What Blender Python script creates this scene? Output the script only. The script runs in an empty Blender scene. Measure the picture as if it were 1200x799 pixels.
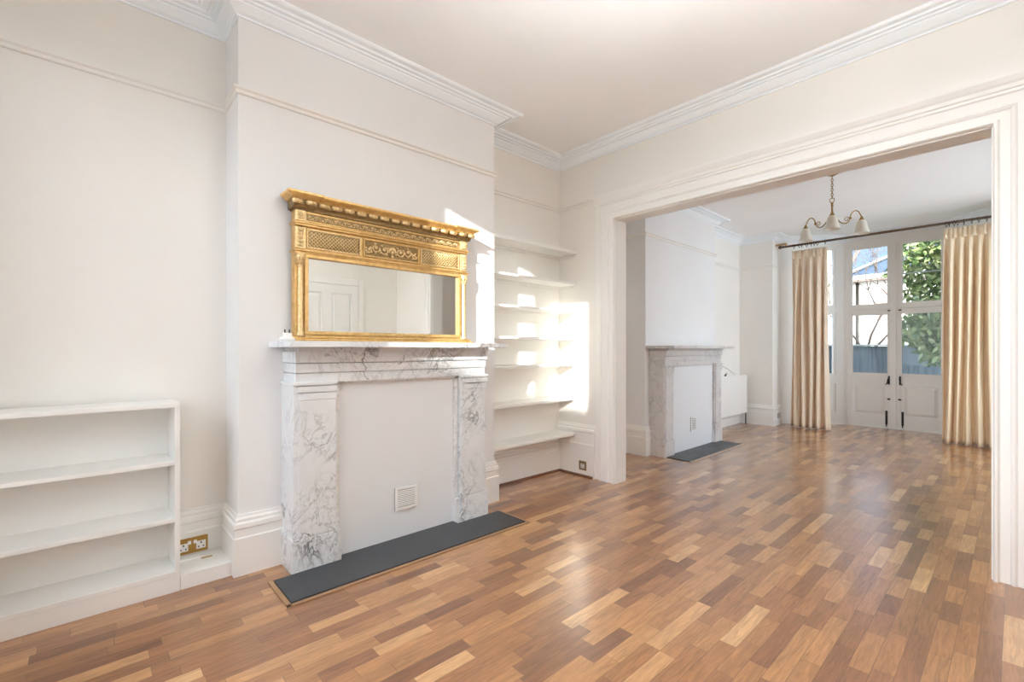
import bpy, bmesh, math, random
from mathutils import Vector, Matrix
random.seed(7)
SC = bpy.context.scene
COL = SC.collection
PI = math.pi

# ------------------------------------------------------------------ materials
def mat(name, col, rough=.5, metal=0., spec=.5):
    m = bpy.data.materials.new(name); m.use_nodes = True
    b = m.node_tree.nodes['Principled BSDF']
    b.inputs['Base Color'].default_value = (*col, 1)
    b.inputs['Roughness'].default_value = rough
    b.inputs['Metallic'].default_value = metal
    b.inputs['Specular IOR Level'].default_value = spec
    return m
def N(m, t, **kw):
    n = m.node_tree.nodes.new(t)
    for k, v in kw.items(): setattr(n, k, v)
    return n
def L(m, a, b): m.node_tree.links.new(a, b)
def bsdf(m): return m.node_tree.nodes['Principled BSDF']
def mth(m, op, a, b=None, c=None):
    n = N(m, 'ShaderNodeMath', operation=op)
    for i, v in enumerate((a, b, c)):
        if v is None: continue
        if isinstance(v, (int, float)): n.inputs[i].default_value = v
        else: L(m, v, n.inputs[i])
    return n.outputs[0]
def ramp(m, fac, stops):
    n = N(m, 'ShaderNodeValToRGB'); L(m, fac, n.inputs[0])
    el = n.color_ramp.elements
    while len(el) < len(stops): el.new(.5)
    for e, (p, c) in zip(el, stops): e.position = p; e.color = (*c, 1)
    return n.outputs[0]
def noise(m, vec, scale, detail=4, rough=.5, dist=0):
    n = N(m, 'ShaderNodeTexNoise'); n.inputs['Scale'].default_value = scale
    n.inputs['Detail'].default_value = detail; n.inputs['Roughness'].default_value = rough
    n.inputs['Distortion'].default_value = dist
    if vec is not None: L(m, vec, n.inputs['Vector'])
    return n
def objvec(m, scale=(1, 1, 1)):
    g = N(m, 'ShaderNodeNewGeometry'); mp = N(m, 'ShaderNodeMapping')
    mp.inputs['Scale'].default_value = scale; L(m, g.outputs['Position'], mp.inputs[0])
    return mp.outputs[0]
def paint(name, col, rough=.55, var=.02, bump=.04):
    m = mat(name, col, rough)
    v = objvec(m)
    n = noise(m, v, 1.3, 3)
    hi = tuple(min(1, c*(1+var)) for c in col); lo = tuple(c*(1-var) for c in col)
    L(m, ramp(m, n.outputs[0], [(.3, lo), (.7, hi)]), bsdf(m).inputs['Base Color'])
    n2 = noise(m, v, 160, 2); bp = N(m, 'ShaderNodeBump'); bp.inputs['Strength'].default_value = bump
    bp.inputs['Distance'].default_value = .004
    L(m, n2.outputs[0], bp.inputs['Height']); L(m, bp.outputs[0], bsdf(m).inputs['Normal'])
    return m

M = {}
M['wall'] = paint('warm_wall_paint', (.85, .83, .79), .6)
M['wallc'] = paint('breast_wall_paint', (.82, .82, .82), .6)
M['ceil'] = paint('ceiling_paint', (.92, .93, .935), .7)
M['corn'] = paint('cornice_paint', (.88, .925, .96), .5, .01, .02)
M['trim'] = paint('trim_gloss_paint', (.87, .86, .835), .34, .01, .015)
M['white'] = paint('white_satin_paint', (.86, .855, .83), .38, .01, .02)
M['board'] = paint('infill_board_paint', (.77, .79, .815), .5, .01, .02)
M['plast'] = mat('white_plastic', (.86, .86, .85), .3)
M['brass'] = mat('brass', (.42, .25, .07), .35, .9)
M['brassold'] = mat('antique_brass', (.36, .24, .09), .35, 1.)
M['dbrass'] = mat('dull_bronze_plate', (.30, .23, .13), .4, .7)
M['grey'] = mat('grey_metal_plate', (.42, .40, .38), .4, .3)
M['black'] = mat('black_iron', (.03, .026, .022), .45, .3)
M['dark'] = mat('dark_slot', (.02, .02, .02), .8)
M['slate'] = mat('slate', (.07, .075, .08), .45)
v = objvec(M['slate']); n = noise(M['slate'], v, 9, 6, .6)
L(M['slate'], ramp(M['slate'], n.outputs[0], [(.3, (.030, .033, .039)), (.75, (.062, .066, .072))]), bsdf(M['slate']).inputs['Base Color'])
L(M['slate'], mth(M['slate'], 'MULTIPLY_ADD', n.outputs[0], .4, .22), bsdf(M['slate']).inputs['Roughness'])
M['poleW'] = mat('dark_stained_pole', (.10, .055, .03), .35)
M['lwood'] = mat('pale_pine_block', (.50, .34, .17), .5)
M['bwood'] = mat('border_oak', (.36, .21, .11), .4)
M['dwood'] = mat('dark_mahogany_bead', (.15, .06, .03), .4)
M['bwoodL'] = mat('pale_border_strip', (.52, .38, .29), .4)

def marble(name, base, vein, amt=1., scale=1.):
    m = mat(name, base, .28)
    v = objvec(m, (1, 1, .8))
    w = noise(m, v, 2.2*scale, 3); wv = N(m, 'ShaderNodeVectorMath', operation='MULTIPLY_ADD')
    L(m, w.outputs['Color'], wv.inputs[0]); wv.inputs[1].default_value = (.55, .55, .55); L(m, v, wv.inputs[2])
    out = None
    for sc, wd, st in ((2.6*scale, .022, .9), (6.5*scale, .03, .6), (14*scale, .03, .3)):
        nn = noise(m, wv.outputs[0], sc, 5, .62)
        a = mth(m, 'ABSOLUTE', mth(m, 'SUBTRACT', nn.outputs[0], .5))
        k = mth(m, 'SUBTRACT', 1., mth(m, 'MINIMUM', mth(m, 'DIVIDE', a, wd), 1.))
        k = mth(m, 'MULTIPLY', mth(m, 'POWER', k, 1.6), st)
        out = k if out is None else mth(m, 'MAXIMUM', out, k)
    msk = noise(m, v, 3.1*scale, 2)
    ms = mth(m, 'MULTIPLY', mth(m, 'SUBTRACT', msk.outputs[0], .38), 4.5); ms = mth(m, 'MINIMUM', mth(m, 'MAXIMUM', ms, .06), 1.)
    f = mth(m, 'MULTIPLY', mth(m, 'MULTIPLY', out, ms), amt)
    cl = noise(m, v, 4*scale, 4)
    f = mth(m, 'MINIMUM', mth(m, 'ADD', f, mth(m, 'MULTIPLY', mth(m, 'SUBTRACT', cl.outputs[0], .45), .3*amt)), 1.)
    L(m, ramp(m, f, [(0., base), (1., vein)]), bsdf(m).inputs['Base Color'])
    return m
M['marble'] = marble('grey_veined_white_marble', (.78, .80, .82), (.09, .095, .11), 1.)
M['marbleS'] = marble('marble_return_slab', (.80, .80, .80), (.30, .30, .32), .8, 1.6)
M['marble2'] = marble('cloudy_grey_marble', (.70, .68, .67), (.34, .33, .34), 1.0, 1.7)

def gold(name, c1, c2, sc):
    m = mat(name, c1, .40, .6)
    v = objvec(m); n = noise(m, v, sc, 5, .6)
    L(m, ramp(m, n.outputs[0], [(.35, c2), (.65, c1)]), bsdf(m).inputs['Base Color'])
    bp = N(m, 'ShaderNodeBump'); bp.inputs['Strength'].default_value = .25; bp.inputs['Distance'].default_value = .003
    L(m, n.outputs[0], bp.inputs['Height']); L(m, bp.outputs[0], bsdf(m).inputs['Normal'])
    return m
M['gold'] = gold('gold_leaf', (.80, .54, .23), (.64, .39, .13), 30)
M['goldd'] = gold('dark_gold_ground', (.36, .235, .095), (.22, .135, .05), 60)  # darker gold so the crevices behind the relief read dark
M['goldl'] = gold('pale_gold_relief', (.90, .70, .40), (.70, .48, .21), 80)
M['mirror'] = mat('mirror_silvering', (.80, .81, .78), .012, 1.)

# strip parquet
m = M['floor'] = mat('mahogany_strip_parquet', (.4, .2, .1), .3)
g = N(m, 'ShaderNodeNewGeometry'); sp = N(m, 'ShaderNodeSeparateXYZ'); L(m, g.outputs['Position'], sp.inputs[0])
px, py = sp.outputs[0], sp.outputs[1]
W = .066
rowf = mth(m, 'DIVIDE', mth(m, 'ADD', px, 10.006), W); row = mth(m, 'FLOOR', rowf)
wn = N(m, 'ShaderNodeTexWhiteNoise', noise_dimensions='1D'); L(m, row, wn.inputs['W'])
ln = mth(m, 'MULTIPLY_ADD', wn.outputs['Value'], .16, .27)
wn2 = N(m, 'ShaderNodeTexWhiteNoise', noise_dimensions='1D'); L(m, mth(m, 'ADD', row, 77.3), wn2.inputs['W'])
yo = mth(m, 'ADD', py, mth(m, 'ADD', mth(m, 'MULTIPLY', wn2.outputs['Value'], 3.), 20.))
warp = mth(m, 'MULTIPLY', mth(m, 'SINE', mth(m, 'MULTIPLY', mth(m, 'ADD', yo, mth(m, 'MULTIPLY', row, 1.7)), 4.3)), .085)
colf = mth(m, 'DIVIDE', mth(m, 'ADD', yo, warp), ln); colc = mth(m, 'FLOOR', colf)
cv = N(m, 'ShaderNodeCombineXYZ'); L(m, row, cv.inputs[0]); L(m, colc, cv.inputs[1])
wn3 = N(m, 'ShaderNodeTexWhiteNoise', noise_dimensions='3D'); L(m, cv.outputs[0], wn3.inputs['Vector'])
pc = ramp(m, wn3.outputs['Value'], [(0., (.19, .078, .034)), (.18, (.27, .115, .046)), (.5, (.35, .160, .062)), (.8, (.42, .205, .080)), (.94, (.49, .26, .11)), (1., (.58, .34, .16))])
# grain, stretched along the strip and shifted per piece
gv = N(m, 'ShaderNodeCombineXYZ')
L(m, mth(m, 'MULTIPLY', px, 60.), gv.inputs[0])
L(m, mth(m, 'MULTIPLY_ADD', py, 5., mth(m, 'MULTIPLY', wn3.outputs['Value'], 50.)), gv.inputs[1])
L(m, mth(m, 'MULTIPLY', row, 3.1), gv.inputs[2])
gn = noise(m, gv.outputs[0], 1., 6, .65, 1.2)
bl = noise(m, objvec(m, (7, 2.2, 1)), 1.6, 4, .6, .8)
gr = mth(m, 'MULTIPLY_ADD', gn.outputs[0], 1.5, mth(m, 'MULTIPLY_ADD', bl.outputs[0], .5, .02))
mx = N(m, 'ShaderNodeMix', data_type='RGBA', blend_type='MULTIPLY'); mx.inputs[0].default_value = 1.
L(m, pc, mx.inputs[6]); cg = N(m, 'ShaderNodeCombineColor')
for i in range(3): L(m, gr, cg.inputs[i])
L(m, cg.outputs[0], mx.inputs[7])
fx = mth(m, 'FRACT', rowf); fy = mth(m, 'FRACT', colf)
ex = mth(m, 'MINIMUM', fx, mth(m, 'SUBTRACT', 1., fx)); ey = mth(m, 'MULTIPLY', mth(m, 'MINIMUM', fy, mth(m, 'SUBTRACT', 1., fy)), 5.5)
e = mth(m, 'MINIMUM', mth(m, 'DIVIDE', mth(m, 'MINIMUM', ex, ey), .018), 1.)
mx2 = N(m, 'ShaderNodeMix', data_type='RGBA', blend_type='MIX'); L(m, e, mx2.inputs[0])
mx2.inputs[6].default_value = (.09, .045, .025, 1); L(m, mx.outputs[2], mx2.inputs[7])
L(m, mx2.outputs[2], bsdf(m).inputs['Base Color'])
rn = noise(m, objvec(m), 5, 5, .6); rr = mth(m, 'MULTIPLY_ADD', rn.outputs[0], .22, .22)
L(m, mth(m, 'ADD', rr, mth(m, 'MULTIPLY', gn.outputs[0], .05)), bsdf(m).inputs['Roughness'])
bp = N(m, 'ShaderNodeBump'); bp.inputs['Strength'].default_value = .16; bp.inputs['Distance'].default_value = .002
L(m, mth(m, 'MULTIPLY_ADD', gn.outputs[0], .35, e), bp.inputs['Height']); L(m, bp.outputs[0], bsdf(m).inputs['Normal'])
bsdf(m).inputs['Coat Weight'].default_value = 1.; bsdf(m).inputs['Coat Roughness'].default_value = .2; bsdf(m).inputs['Coat IOR'].default_value = 1.5

def fabric(name, col):
    m = mat(name, col, .85, 0, .2)
    v = objvec(m, (1, 1, .08)); n = noise(m, v, 40, 3)
    L(m, ramp(m, n.outputs[0], [(.3, tuple(c*.96 for c in col)), (.7, tuple(min(1, c*1.03) for c in col))]), bsdf(m).inputs['Base Color'])
    bsdf(m).inputs['Sheen Weight'].default_value = .2
    return m
M['curtL'] = fabric('beige_curtain_cloth', (.80, .67, .52))
M['curtR'] = fabric('gold_beige_curtain_cloth', (.86, .72, .52))

def glassmat(name, tint=(1, 1, 1)):
    m = bpy.data.materials.new(name); m.use_nodes = True
    nt = m.node_tree; nt.nodes.clear()
    o = nt.nodes.new('ShaderNodeOutputMaterial'); t = nt.nodes.new('ShaderNodeBsdfTransparent'); gl = nt.nodes.new('ShaderNodeBsdfGlossy')
    gl.inputs['Roughness'].default_value = .02; t.inputs[0].default_value = (*tint, 1)
    mix = nt.nodes.new('ShaderNodeMixShader'); fr = nt.nodes.new('ShaderNodeFresnel'); fr.inputs[0].default_value = 1.14
    nt.links.new(fr.outputs[0], mix.inputs[0]); nt.links.new(t.outputs[0], mix.inputs[1]); nt.links.new(gl.outputs[0], mix.inputs[2])
    nt.links.new(mix.outputs[0], o.inputs[0]); return m
M['glass'] = glassmat('window_glass', (.90, .94, .97))
M['shade'] = mat('opal_glass_shade', (.88, .84, .74), .3)
bsdf(M['shade']).inputs['Transmission Weight'].default_value = .25
bsdf(M['shade']).inputs['Subsurface Weight'].default_value = .3
bsdf(M['shade']).inputs['Subsurface Radius'].default_value = (.02, .02, .02)

m = M['lampglass'] = bpy.data.materials.new('thin_opal_glass'); m.use_nodes = True; nt = m.node_tree; nt.nodes.clear()
o = nt.nodes.new('ShaderNodeOutputMaterial'); a1 = nt.nodes.new('ShaderNodeBsdfDiffuse'); a2 = nt.nodes.new('ShaderNodeBsdfTranslucent'); mxs = nt.nodes.new('ShaderNodeMixShader')
mxs.inputs[0].default_value = .5; a1.inputs[0].default_value = (.85, .84, .8, 1); a2.inputs[0].default_value = (.9, .88, .84, 1); nt.links.new(a1.outputs[0], mxs.inputs[1]); nt.links.new(a2.outputs[0], mxs.inputs[2]); nt.links.new(mxs.outputs[0], o.inputs[0])

# ------------------------------------------------------------------ mesh helpers
class MB:
    def __init__(s): s.v = []; s.f = []; s.sm = []
    def add(s, vs, fs, smooth=False):
        b = len(s.v); s.v += [tuple(p) for p in vs]; s.f += [tuple(i+b for i in f) for f in fs]; s.sm += [smooth]*len(fs)
        return s
    def box(s, x0, x1, y0, y1, z0, z1, c=0.):
        x0, x1 = sorted((x0, x1)); y0, y1 = sorted((y0, y1)); z0, z1 = sorted((z0, z1))
        if c <= 0:
            vs = [(x, y, z) for z in (z0, z1) for y in (y0, y1) for x in (x0, x1)]
            fs = [(0, 2, 3, 1), (4, 5, 7, 6), (0, 1, 5, 4), (2, 6, 7, 3), (0, 4, 6, 2), (1, 3, 7, 5)]
            return s.add(vs, fs)
        bm = bmesh.new(); bmesh.ops.create_cube(bm, size=1)
        for q in bm.verts:
            q.co = Vector(((x0+x1)/2+q.co.x*(x1-x0), (y0+y1)/2+q.co.y*(y1-y0), (z0+z1)/2+q.co.z*(z1-z0)))
        bmesh.ops.bevel(bm, geom=bm.edges[:], offset=min(c, (x1-x0)*.45, (y1-y0)*.45, (z1-z0)*.45), segments=2, affect='EDGES', profile=.5)
        bm.verts.index_update()
        s.add([q.co[:] for q in bm.verts], [[q.index for q in f.verts] for f in bm.faces]); bm.free()
        return s
    def tube(s, pts, r, n=8, cap=True, closed=False):
        pts = [Vector(p) for p in pts]; k = len(pts); rs = r if isinstance(r, (list, tuple)) else [r]*k
        rings = []; up = None
        for i, p in enumerate(pts):
            if closed: t = pts[(i+1) % k]-pts[i-1]
            else: t = pts[min(i+1, k-1)]-pts[max(i-1, 0)]
            t.normalize()
            if up is None:
                up = Vector((0, 0, 1)) if abs(t.z) < .9 else Vector((1, 0, 0))
            a = (up-t*up.dot(t)); a.normalize(); b = t.cross(a); up = a
            rings.append([p+(a*math.cos(2*PI*j/n)+b*math.sin(2*PI*j/n))*rs[i] for j in range(n)])
        vs = [q for R in rings for q in R]; fs = []
        for i in range(k if closed else k-1):
            i2 = (i+1) % k
            for j in range(n): fs.append((i*n+j, i*n+(j+1) % n, i2*n+(j+1) % n, i2*n+j))
        if cap and not closed: fs += [tuple(range(n))[::-1], tuple((k-1)*n+j for j in range(n))]
        return s.add(vs, fs, True)
    def lathe(s, prof, c=(0, 0, 0), n=20, axis='z', wob=0., lobes=6):
        vs = []; fs = []; k = len(prof)
        for i, (r, h) in enumerate(prof):
            for j in range(n):
                a = 2*PI*j/n; rr = r*(1+wob*math.cos(lobes*a)*(i/k)); 
                p = (rr*math.cos(a), rr*math.sin(a), h)
                if axis == 'y': p = (p[0], h, p[1])
                if axis == 'x': p = (h, p[0], p[1])
                vs.append((c[0]+p[0], c[1]+p[1], c[2]+p[2]))
        for i in range(k-1):
            for j in range(n): fs.append((i*n+j, i*n+(j+1) % n, (i+1)*n+(j+1) % n, (i+1)*n+j))
        return s.add(vs, fs, True)
    def sphere(s, c, r, n=10, sc=(1, 1, 1)):
        vs = []; fs = []; k = n//2+1
        for i in range(k+1):
            t = PI*i/k
            for j in range(n):
                a = 2*PI*j/n
                vs.append((c[0]+r*sc[0]*math.sin(t)*math.cos(a), c[1]+r*sc[1]*math.sin(t)*math.sin(a), c[2]+r*sc[2]*math.cos(t)))
        for i in range(k):
            for j in range(n): fs.append((i*n+j, (i+1)*n+j, (i+1)*n+(j+1) % n, i*n+(j+1) % n))
        return s.add(vs, fs, True)
    def sweep(s, prof, path, closed_prof=True):
        """prof: (offset to the right of travel, z); path: XY points, mitred corners"""
        P = [Vector((p[0], p[1])) for p in path]; k = len(P); rows = []
        for i in range(k):
            d1 = (P[i]-P[i-1]).normalized() if i > 0 else (P[1]-P[0]).normalized()
            d2 = (P[i+1]-P[i]).normalized() if i < k-1 else d1
            n1 = Vector((d1.y, -d1.x)); n2 = Vector((d2.y, -d2.x)); b = (n1+n2)
            b = b/b.length; q = 1/max(.2, b.dot(n1))
            rows.append([(P[i].x+b.x*o*q, P[i].y+b.y*o*q, z) for o, z in prof])
        n = len(prof); vs = [q for R in rows for q in R]; fs = []
        for i in range(k-1):
            for j in range(n if closed_prof else n-1):
                j2 = (j+1) % n; fs.append((i*n+j, (i+1)*n+j, (i+1)*n+j2, i*n+j2))
        if closed_prof: fs += [tuple(range(n)), tuple((k-1)*n+j for j in range(n))[::-1]]
        return s.add(vs, fs)
    def sweepXZ(s, prof, path, y0):
        """casing: path in XZ (opening on the right of travel), prof (outward w, depth toward -Y)"""
        P = [Vector(p) for p in path]; k = len(P); rows = []
        for i in range(k):
            d1 = (P[i]-P[i-1]).normalized() if i > 0 else (P[1]-P[0]).normalized()
            d2 = (P[i+1]-P[i]).normalized() if i < k-1 else d1
            n1 = Vector((-d1.y, d1.x)); n2 = Vector((-d2.y, d2.x)); b = (n1+n2); b = b/b.length; q = 1/b.dot(n1)
            rows.append([(P[i].x+b.x*w*q, y0-dp, P[i].y+b.y*w*q) for w, dp in prof])
        n = len(prof); vs = [q for R in rows for q in R]; fs = []
        for i in range(k-1):
            for j in range(n): j2 = (j+1) % n; fs.append((i*n+j, i*n+j2, (i+1)*n+j2, (i+1)*n+j))
        fs += [tuple(range(n)), tuple((k-1)*n+j for j in range(n))[::-1]]
        return s.add(vs, fs)
    def prism(s, poly, y0, y1, axis='y'):
        """poly: (a,b) pts; axis y -> (x,z) ; axis x -> (y,z); axis z -> (x,y)"""
        n = len(poly)
        def P(a, b, t): return {'y': (a, t, b), 'x': (t, a, b), 'z': (a, b, t)}[axis]
        vs = [P(a, b, y0) for a, b in poly]+[P(a, b, y1) for a, b in poly]
        fs = [tuple(range(n))[::-1], tuple(range(n, 2*n))]+[(j, (j+1) % n, n+(j+1) % n, n+j) for j in range(n)]
        return s.add(vs, fs)
    def xf(s, mtx):
        s.v = [tuple(mtx @ Vector(p)) for p in s.v]; return s
    def build(s, name, m, parent=None, loc=(0, 0, 0), bev=0.):
        me = bpy.data.meshes.new(name); me.from_pydata(s.v, [], s.f); me.update()
        for p, q in zip(me.polygons, s.sm): p.use_smooth = q
        bm = bmesh.new(); bm.from_mesh(me); bmesh.ops.recalc_face_normals(bm, faces=bm.faces); bm.to_mesh(me); bm.free()
        me.materials.append(m)
        o = bpy.data.objects.new(name, me); COL.objects.link(o); o.location = loc
        if parent is not None: o.parent = parent
        if bev:
            b = o.modifiers.new('bevel', 'BEVEL'); b.width = bev; b.segments = 2; b.limit_method = 'ANGLE'
        return o
def thing(name, label, cat, loc=(0, 0, 0), rz=0, group=None, kind=None):
    o = bpy.data.objects.new(name, None); COL.objects.link(o); o.location = loc; o.rotation_euler.z = rz
    o.empty_display_size = .05
    o['label'] = label; o['category'] = cat
    if group: o['group'] = group
    if kind: o['kind'] = kind
    return o
def tag(o, label, cat, group=None, kind=None):
    o['label'] = label; o['category'] = cat
    if group: o['group'] = group
    if kind: o['kind'] = kind
    return o
def struct(o, label=None, cat=None):
    o['kind'] = 'structure'
    if label: o['label'] = label
    if cat: o['category'] = cat
    return o
def rel(mb, loc):
    mb.v = [(a-loc[0], b-loc[1], c-loc[2]) for a, b, c in mb.v]; return mb

# ------------------------------------------------------------------ room constants
XA, XB, XR = -3.10, -2.81, .91          # alcove wall, chimney breast face, right wall
YF, YP, YQ = -.75, 3.49, 3.635          # front wall, partition front/back faces
CZ, CZ2 = 3.06, 3.00
B1 = (.60, 2.39); B2 = (4.655, 6.45)
YW = 7.94                               # bay pier face
BX = -1.25                              # bay centre
OX0, OX1, OZ = -2.43, -.085, 2.365      # opening

# ------------------------------------------------------------------ shell
struct(MB().box(-3.4, 1.15, -1.0, 9.2, -.2, 0).build('floor', M['floor']), 'brown and orange strip parquet floor running through both rooms', 'floor')
struct(MB().box(-3.4, 1.15, -1.0, YP+.07, CZ, CZ+.15).build('ceiling', M['ceil']), 'cream flat ceiling of the front room', 'ceiling')
struct(MB().box(-3.4, 1.15, YP+.07, 9.25, CZ2, CZ2+.2).build('ceiling', M['ceil']), 'flat ceiling of the far room above the pendant light', 'ceiling')
struct(MB().box(XA-.25, XA, -1.0, 8.3, 0, CZ).build('wall_left', M['wall']), 'cream left wall at the back of the alcoves', 'wall')
struct(MB().box(XA, XB, B1[0], B1[1], 0, CZ).build('wall_chimney_breast', M['wallc']), 'projecting chimney breast behind the gold mirror', 'wall')
struct(MB().box(XA, XB-.03, B2[0], B2[1], 0, CZ2).build('wall_chimney_breast', M['wallc']), 'projecting chimney breast in the far room', 'wall')
mb = MB(); mb.box(XA-.25, OX0, YP, YQ, 0, CZ).box(OX1, XR+.25, YP, YQ, 0, CZ).box(OX0, OX1, YP, YQ, OZ, CZ)
struct(mb.build('wall_middle', M['wall']), 'cross wall with the wide cased opening between the rooms', 'wall')
struct(MB().box(XA-.25, -2.60, YW, 8.30, 0, CZ2).build('wall_back', M['wall']), 'pier at the left of the bay window', 'wall')
struct(MB().box(.10, XR+.25, YW, 8.30, 0, CZ2).build('wall_back', M['wall']), 'pier at the right of the bay behind the curtain', 'wall')
# right wall: opening for the added fill window of the far room
RW = (4.85, 7.75, .35, 2.8)
mb = MB(); mb.box(XR, XR+.24, -1.0, RW[0], 0, CZ).box(XR, XR+.24, RW[1], 8.3, 0, CZ).box(XR, XR+.24, RW[0], RW[1], 0, RW[2]).box(XR, XR+.24, RW[0], RW[1], RW[3], CZ)
struct(mb.build('wall_right', M['wall']), 'cream right wall holding the panelled door', 'wall')
# front wall: two windows set from the sun strips, wide one added as fill
WZ0, WZ1 = .45, 2.86
WN = [(-2.65, -1.47), (-1.362, -.925), (-.857, -.377)]; WT = [2.90, 3.0, 2.83]; FT = .14
mb = MB(); xs = [XA-.25]+[q for w in WN for q in w]+[XR+.24]
for i in range(0, len(xs), 2): mb.box(xs[i], xs[i+1], YF-FT, YF, 0, CZ)
for (a, b), t_ in zip(WN, WT): mb.box(a, b, YF-FT, YF, 0, WZ0).box(a, b, YF-FT, YF, t_, CZ)
struct(mb.build('wall_front', M['wall']), 'front wall with tall sash windows behind the viewer', 'wall')

# ------------------------------------------------------------------ cornices, rails, skirtings
def corn_prof(cz, p=.165, dz=.085):
    s = p/.165; t = dz/.085
    q = [(0, 0), (0, .085), (.012, .088), (.012, .076), (.030, .070), (.050, .052), (.062, .040), (.062, .033), (.080, .031), (.083, .022),
         (.100, .020), (.104, .026), (.112, .026), (.116, .014), (.140, .012), (.146, .018), (.156, .016), (.165, .006), (.165, 0)]
    return [(a*s, cz-b*t) for a, b in q]
fpath = [(XA, YF), (XA, B1[0]), (XB, B1[0]), (XB, B1[1]), (XA, B1[1]), (XA, YP), (XR, YP), (XR, YF), (XA, YF)]
struct(MB().sweep(corn_prof(CZ), fpath[:-1]+[(XR, YF)][:0]).build('trim_1', M['corn']), 'white ribbed plaster cornice round the front room ceiling', 'cornice')
xb2 = XB-.03
bpath = [(XR, YQ), (XA, YQ), (XA, B2[0]), (xb2, B2[0]), (xb2, B2[1]), (XA, B2[1]), (XA, YW), (-2.60, YW), (-2.60, 8.28), (-1.855, 8.97), (-.645, 8.97), (.10, 8.28)]
bp_ = [(-.0, 0)]
struct(MB().sweep(corn_prof(CZ2, .15, .09), bpath[1:]).build('trim_2', M['corn']), 'white ribbed plaster cornice round the far room ceiling', 'cornice')
def rail_prof(z): return [(0, z), (.010, z), (.013, z+.006), (.013, z+.018), (.024, z+.026), (.025, z+.034), (.016, z+.038), (0, z+.040)]
struct(MB().sweep(rail_prof(2.565), [(XA, YF), (XA, B1[0]), (XB, B1[0]), (XB, B1[1]), (XA, B1[1]), (XA, YP), (-2.645, YP)]).build('trim_3', M['wall']), 'cream picture rail along the left wall of the front room', 'picture rail')
struct(MB().sweep(rail_prof(2.49), [(-2.5, YQ), (XA, YQ), (XA, B2[0]), (xb2, B2[0]), (xb2, B2[1])][1:]+[(XA, B2[1]), (XA, YW), (-2.60, YW), (-2.60, 8.2)]).build('trim_4', M['wall']), 'picture rail in the far room', 'picture rail')
def sk_prof(h, t=.022):
    return [(0, 0), (t+.006, 0), (t+.006, h*.62), (t, h*.64), (t, h-.075), (t+.007, h-.066), (t+.006, h-.045), (t-.004, h-.036), (t-.004, h-.022), (t-.010, h-.012), (t-.012, h), (0, h)]
def sk(name, h, path, lab): return struct(MB().sweep(sk_prof(h), path).build(name, M['trim']), lab, 'skirting board')
sk('baseboard_left', .318, [(XA, YF), (XA, B1[0]), (XB, B1[0]), (XB, .815)], 'moulded skirting left of the marble fireplace')
sk('baseboard_left', .318, [(XB, 2.14), (XB, B1[1]), (XA+.03, B1[1])], 'moulded skirting end at the right corner of the chimney breast')
sk('baseboard_alcove', .318, [(XA, 2.42), (XA, YP-.03)], 'plain skirting at the back of the shelved alcove')
sk('baseboard_middle', .49, [(XA, YP), (-2.652, YP)], 'tall moulded skirting between the alcove shelves and the cased opening')
sk('baseboard_right', .318, [(XR, YP), (XR, 2.98)], 'skirting on the right wall')
sk('baseboard_back', .33, [(XA, YQ+.05), (XA, B2[0]), (xb2, B2[0]), (xb2, 4.73)], 'skirting left of the far fireplace')
sk('baseboard_back', .33, [(xb2, 6.17), (xb2, B2[1]), (XA+.02, B2[1])], 'skirting right of the far fireplace')
sk('baseboard_back', .19, [(XA, B2[1]+.03), (XA, YW-.03)], 'low skirting below the white radiator')
sk('baseboard_back', .325, [(XA+.03, YW), (-2.60, YW), (-2.60, 8.27)], 'tall skirting round the pier beside the curtain')
# mahogany bead at the floor in the alcove
struct(MB().sweep([(.028, 0), (.045, 0), (.042, .012), (.028, .02)], [(XA, 2.42), (XA, YP), (-2.66, YP)]).build('trim_5', M['dwood']), 'brown floor beading in the shelved alcove', 'floor beading')

# cased opening
cas = [(0, 0), (0, .024), (.006, .034), (.016, .034), (.022, .020), (.026, .014), (.062, .014), (.068, .026), (.078, .030), (.084, .024), (.088, .018), (.140, .018), (.146, .028), (.160, .026), (.165, .006), (.212, .006), (.212, 0)]
struct(MB().sweepXZ(cas, [(OX0, 0), (OX0, OZ), (OX1, OZ), (OX1, 0)], YP).build('trim_6', M['trim']), 'wide moulded architrave round the opening between the rooms', 'architrave')
hd = [(0, 2.50), (.012, 2.505), (.016, 2.52), (.034, 2.53), (.036, 2.55), (.044, 2.56), (.055, 2.585), (.057, 2.60), (0, 2.605)]
struct(MB().sweep(hd, [(-2.648, YP), (.70, YP)]).build('trim_7', M['trim']), 'projecting cap moulding above the opening', 'architrave')
mb = MB(); mb.box(OX0-.002, OX0+.006, YP-.004, YQ+.01, 0, OZ-.002).box(OX1-.006, OX1+.002, YP-.004, YQ+.01, 0, OZ-.002).box(OX0, OX1, YP-.004, YQ+.01, OZ-.008, OZ)
struct(mb.build('trim_8', M['trim']), 'smooth lining boards inside the opening', 'door lining')

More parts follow.
